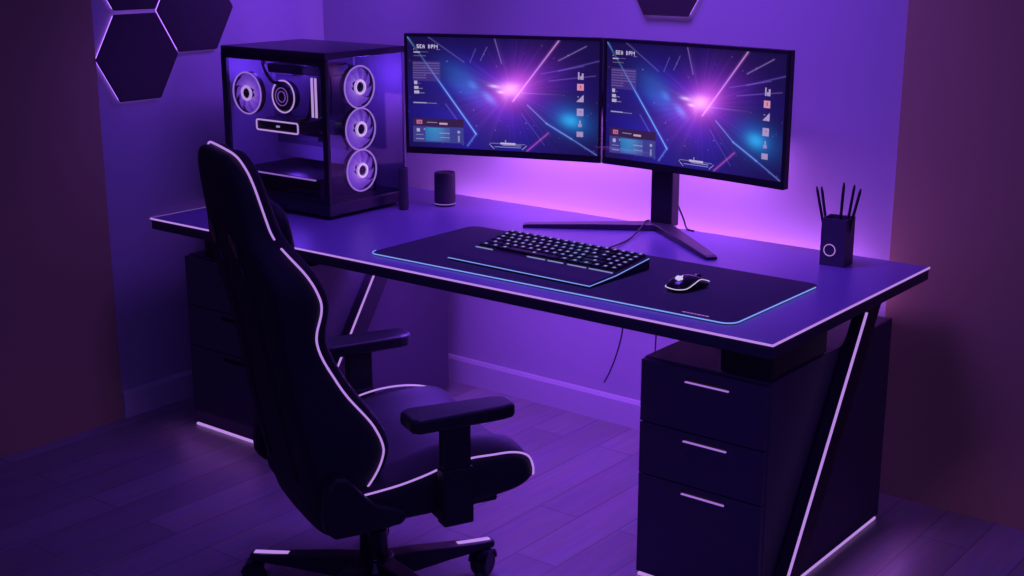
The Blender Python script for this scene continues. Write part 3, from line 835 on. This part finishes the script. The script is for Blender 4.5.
for s in (1, -1):
    pts = [(.2645, -.145, .404), (.267, -.09, .409), (.269, -.03, .416), (.2705, .03, .428), (.2705, .09, .443), (.2705, .15, .450), (.270, .21, .448), (.2695, .255, .446), (.266, .292, .436), (.259, .316, .418), (.248, .332, .385), (.246, .333, .365)]
    if s == 1: P_ = pts
    else: P_ = [(.225, -.02, .440), (.215, .03, .466), (.205, .10, .484), (.20, .17, .486), (.203, .23, .474), (.208, .27, .452), (.214, .30, .42)]
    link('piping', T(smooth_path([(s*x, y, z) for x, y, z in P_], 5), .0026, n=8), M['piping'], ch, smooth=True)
bevel_mod(link('seat_pan', B(-.215, .215, -.18, .25, .300, .330), M['black'], ch), .006, 2)
# recline brackets
for s in (1, -1):
    bm = bmesh.new()
    out = [(-.225, .375), (-.215, .445), (-.195, .468), (-.165, .462), (-.135, .425), (-.10, .385), (-.03, .356), (-.018, .345), (-.035, .325), (-.12, .318), (-.20, .318), (-.222, .340)]
    a, b = (.250, .290) if s == 1 else (-.290, -.250)
    prism(bm, out, 'x', a, b); bevel_mod(link('recline_bracket', bm, M['black'], ch), .008, 3)
bm = bmesh.new(); tube(bm, [(-.25, -.165, .372), (.25, -.165, .372)], .022, n=16)
link('recline_bar', bm, M['black'], ch)
# armrests
for s in (1, -1):
    ar = bpy.data.objects.new('armrest', None); COL.objects.link(ar); ar.parent = ch; ar.location = (s*.316, .09, .31)
    bm = bmesh.new()
    pad = [(-.056, -.100), (-.040, -.122), (.030, -.122), (.045, -.105), (.042, .11), (.036, .135), (.022, .146), (-.020, .146), (-.036, .135), (-.043, .11), (-.050, .0)]
    prism(bm, [(x*s, y) for x, y in pad], 'z', .257, .292)
    bevel_mod(link('arm_pad', bm, M['black'], ar), .010, 3)
    bevel_mod(link('post', B(-.017, .017, -.036, .034, .07, .258), M['black'], ar), .005, 2)
    bevel_mod(link('sleeve', B(-.022, .022, -.040, .038, .006, .150), M['black'], ar), .006, 2)
    bm = bmesh.new(); box(bm, min(-s*.10, -s*.01), max(-s*.10, -s*.01), -.035, .03, .008, .026)
    bevel_mod(link('bracket', bm, M['black'], ar), .003, 2)
# column and star base
bm = bmesh.new(); lathe(bm, [(.075, .285), (.08, .295), (.08, .315), (.07, .3155)], 24)
link('tilt_mechanism', B(-.09, .09, -.12, .12, .265, .3155, bev=.01), M['black'], ch); bm.free()
bm = bmesh.new(); lathe(bm, [(.045, .075), (.045, .10), (.036, .115), (.036, .19), (.030, .195), (.030, .265)], 32)
link('gas_column', bm, M['gloss'], ch, smooth=False)
sb = bpy.data.objects.new('star_base', None); COL.objects.link(sb); sb.parent = ch
bm = bmesh.new(); lathe(bm, [(.03, .05), (.058, .055), (.062, .09), (.050, .112), (.046, .114)], 32)
link('hub', bm, M['black'], sb)
for k in range(5):
    ang = math.radians(63.5+72*k)-(TH_-PI/2)
    R3 = Matrix.Rotation(ang, 4, 'Z')
    bm = bmesh.new(); secs = []
    for r, w, z0, z1 in ((.03, .032, .050, .112), (.10, .030, .056, .110), (.20, .026, .066, .101), (.30, .022, .072, .093), (.330, .020, .074, .0925), (.336, .016, .078, .090)):
        secs.append([(r, -w, z0), (r, w, z0), (r, w*.86, z1), (r, -w*.86, z1)])
    loft(bm, secs); bmesh.ops.transform(bm, matrix=R3, verts=bm.verts[:])
    lg = bevel_mod(link('base_arm', bm, M['black'], sb), .004, 2)
    bm = bmesh.new(); loft(bm, [[(r, -.008, z), (r, .008, z), (r, .008, z+.002), (r, -.008, z+.002)] for r, z in ((.232, .0975), (.326, .0925))])
    bmesh.ops.transform(bm, matrix=R3, verts=bm.verts[:])
    link('accent_strip', bm, M['piping'], lg)['label'] = 'glowing lilac strip on the arm end'
    # caster
    cs = bpy.data.objects.new('caster', None); COL.objects.link(cs); cs.parent = sb
    cs.matrix_local = R3 @ Matrix.Translation((.312, 0, 0)) @ Matrix.Rotation(.7+k*1.3, 4, 'Z')
    for sd_ in (-1, 1):
        bm = bmesh.new()
        lathe(bm, [(.010, -.009), (.030, -.009), (.034, -.005), (.034, .005), (.030, .009), (.010, .009)], 28, mtx=Matrix.Translation((-.012, sd_*.014, .034)) @ Matrix.Rotation(PI/2, 4, 'X'))
        link('wheel', bm, M['black'], cs)
    bm = bmesh.new()
    hood = [(-.012+.037*math.cos(a), .036+.037*math.sin(a)) for a in [PI*.02+PI*.9*i/12 for i in range(13)]]
    inn = [(-.012+.031*math.cos(a), .036+.031*math.sin(a)) for a in [PI*.92-PI*.9*i/12 for i in range(13)]]
    prism(bm, hood+inn, 'y', -.026, .026)
    cyl(bm, .008, .008, .060, .076, 12, c=(0, 0))
    link('caster_hood', bm, M['gloss'], cs)

# ------------------------------------------------------------------ light
def area(name, loc, target, sx, sy, power, color, spread=None):
    l = bpy.data.lights.new(name, 'AREA'); l.shape = 'RECTANGLE'; l.size = sx; l.size_y = sy
    l.energy = power; l.color = color
    if spread: l.spread = spread
    o = bpy.data.objects.new(name, l); COL.objects.link(o); o.location = loc
    o.rotation_euler = (Vector(target)-Vector(loc)).to_track_quat('-Z', 'Y').to_euler()
    return o
VIO = (.25, .07, 1.0); PINK = (.54, .155, 1.0)
area('desk_back_light', (1.25, .95, .60), (1.25, 1.03, .68), 1.6, .03, 9.0, (.56, .165, 1.0))
area('monitor_back_light', (1.20, .952, 1.04), (1.20, 1.03, .88), 1.05, .20, 7.0, PINK)
area('under_desk_light', (1.2, .55, .695), (1.2, .82, .0), 1.35, .3, 13.0, (.30, .08, 1.0), math.radians(150))
area('under_desk_front', (1.5, .05, .69), (1.6, -.3, .0), .6, .08, 2.6, (.25, .07, 1.0), math.radians(120))
area('desk_overhead_fill', (1.45, .25, 2.45), (1.45, .75, .7), 1.0, .6, 16, (.26, .073, 1.0), math.radians(110))  # unseen overhead fill, added to brighten the back wall and desk
area('room_fill', (3.9, -2.6, 2.4), (1.6, .1, .5), 1.6, 1.2, 3.0, (.20, .10, 1.0), math.radians(70))
area('room_fill_left', (.2, -2.4, 2.3), (.9, -.2, .6), 1.2, 1.0, 1.2, (.20, .09, 1.0))
area('left_glow', (.40, .70, 1.80), (-.15, .72, 1.2), .5, .3, 3.0, VIO, math.radians(110))
area('floor_glow_right', (2.34, .5, .12), (2.5, .5, 0), .6, .05, .4, PINK)
area('floor_glow_left', (.2, .06, .10), (.2, -.05, 0), .4, .05, .10, PINK)
for nm, lc, en in (('case_light', (.33, .40, 1.22), 3.0), ('case_light_rear', (.12, .42, 1.22), 2.0), ('case_light_front', (.45, .58, 1.20), 2.0), ('case_light_low', (.25, .42, .93), .8)):
    pl = bpy.data.lights.new(nm, 'POINT'); pl.energy = en; pl.color = (.22, .07, 1.0); pl.shadow_soft_size = .04
    po = bpy.data.objects.new(nm, pl); COL.objects.link(po); po.location = lc

w = bpy.data.worlds.new('dim_room'); scn.world = w; w.use_nodes = True
bg = w.node_tree.nodes['Background']; bg.inputs['Color'].default_value = (.17, .10, .78, 1); bg.inputs['Strength'].default_value = .145

# ------------------------------------------------------------------ camera
f, cx, cy, cz, yaw, pitch = 1335.868, 3.634095, -2.676374, 1.662999, -.667082, .259414
cam = bpy.data.cameras.new('camera'); co = bpy.data.objects.new('camera', cam); COL.objects.link(co)
cam.sensor_width = 36; cam.lens = f/1024*36; cam.clip_start = .05
fwd = Vector((math.sin(yaw)*math.cos(pitch), math.cos(yaw)*math.cos(pitch), -math.sin(pitch)))
co.location = (cx, cy, cz); co.rotation_euler = fwd.to_track_quat('-Z', 'Y').to_euler()
scn.camera = co
scn.view_settings.view_transform = 'Standard'
scn.view_settings.look = 'None'
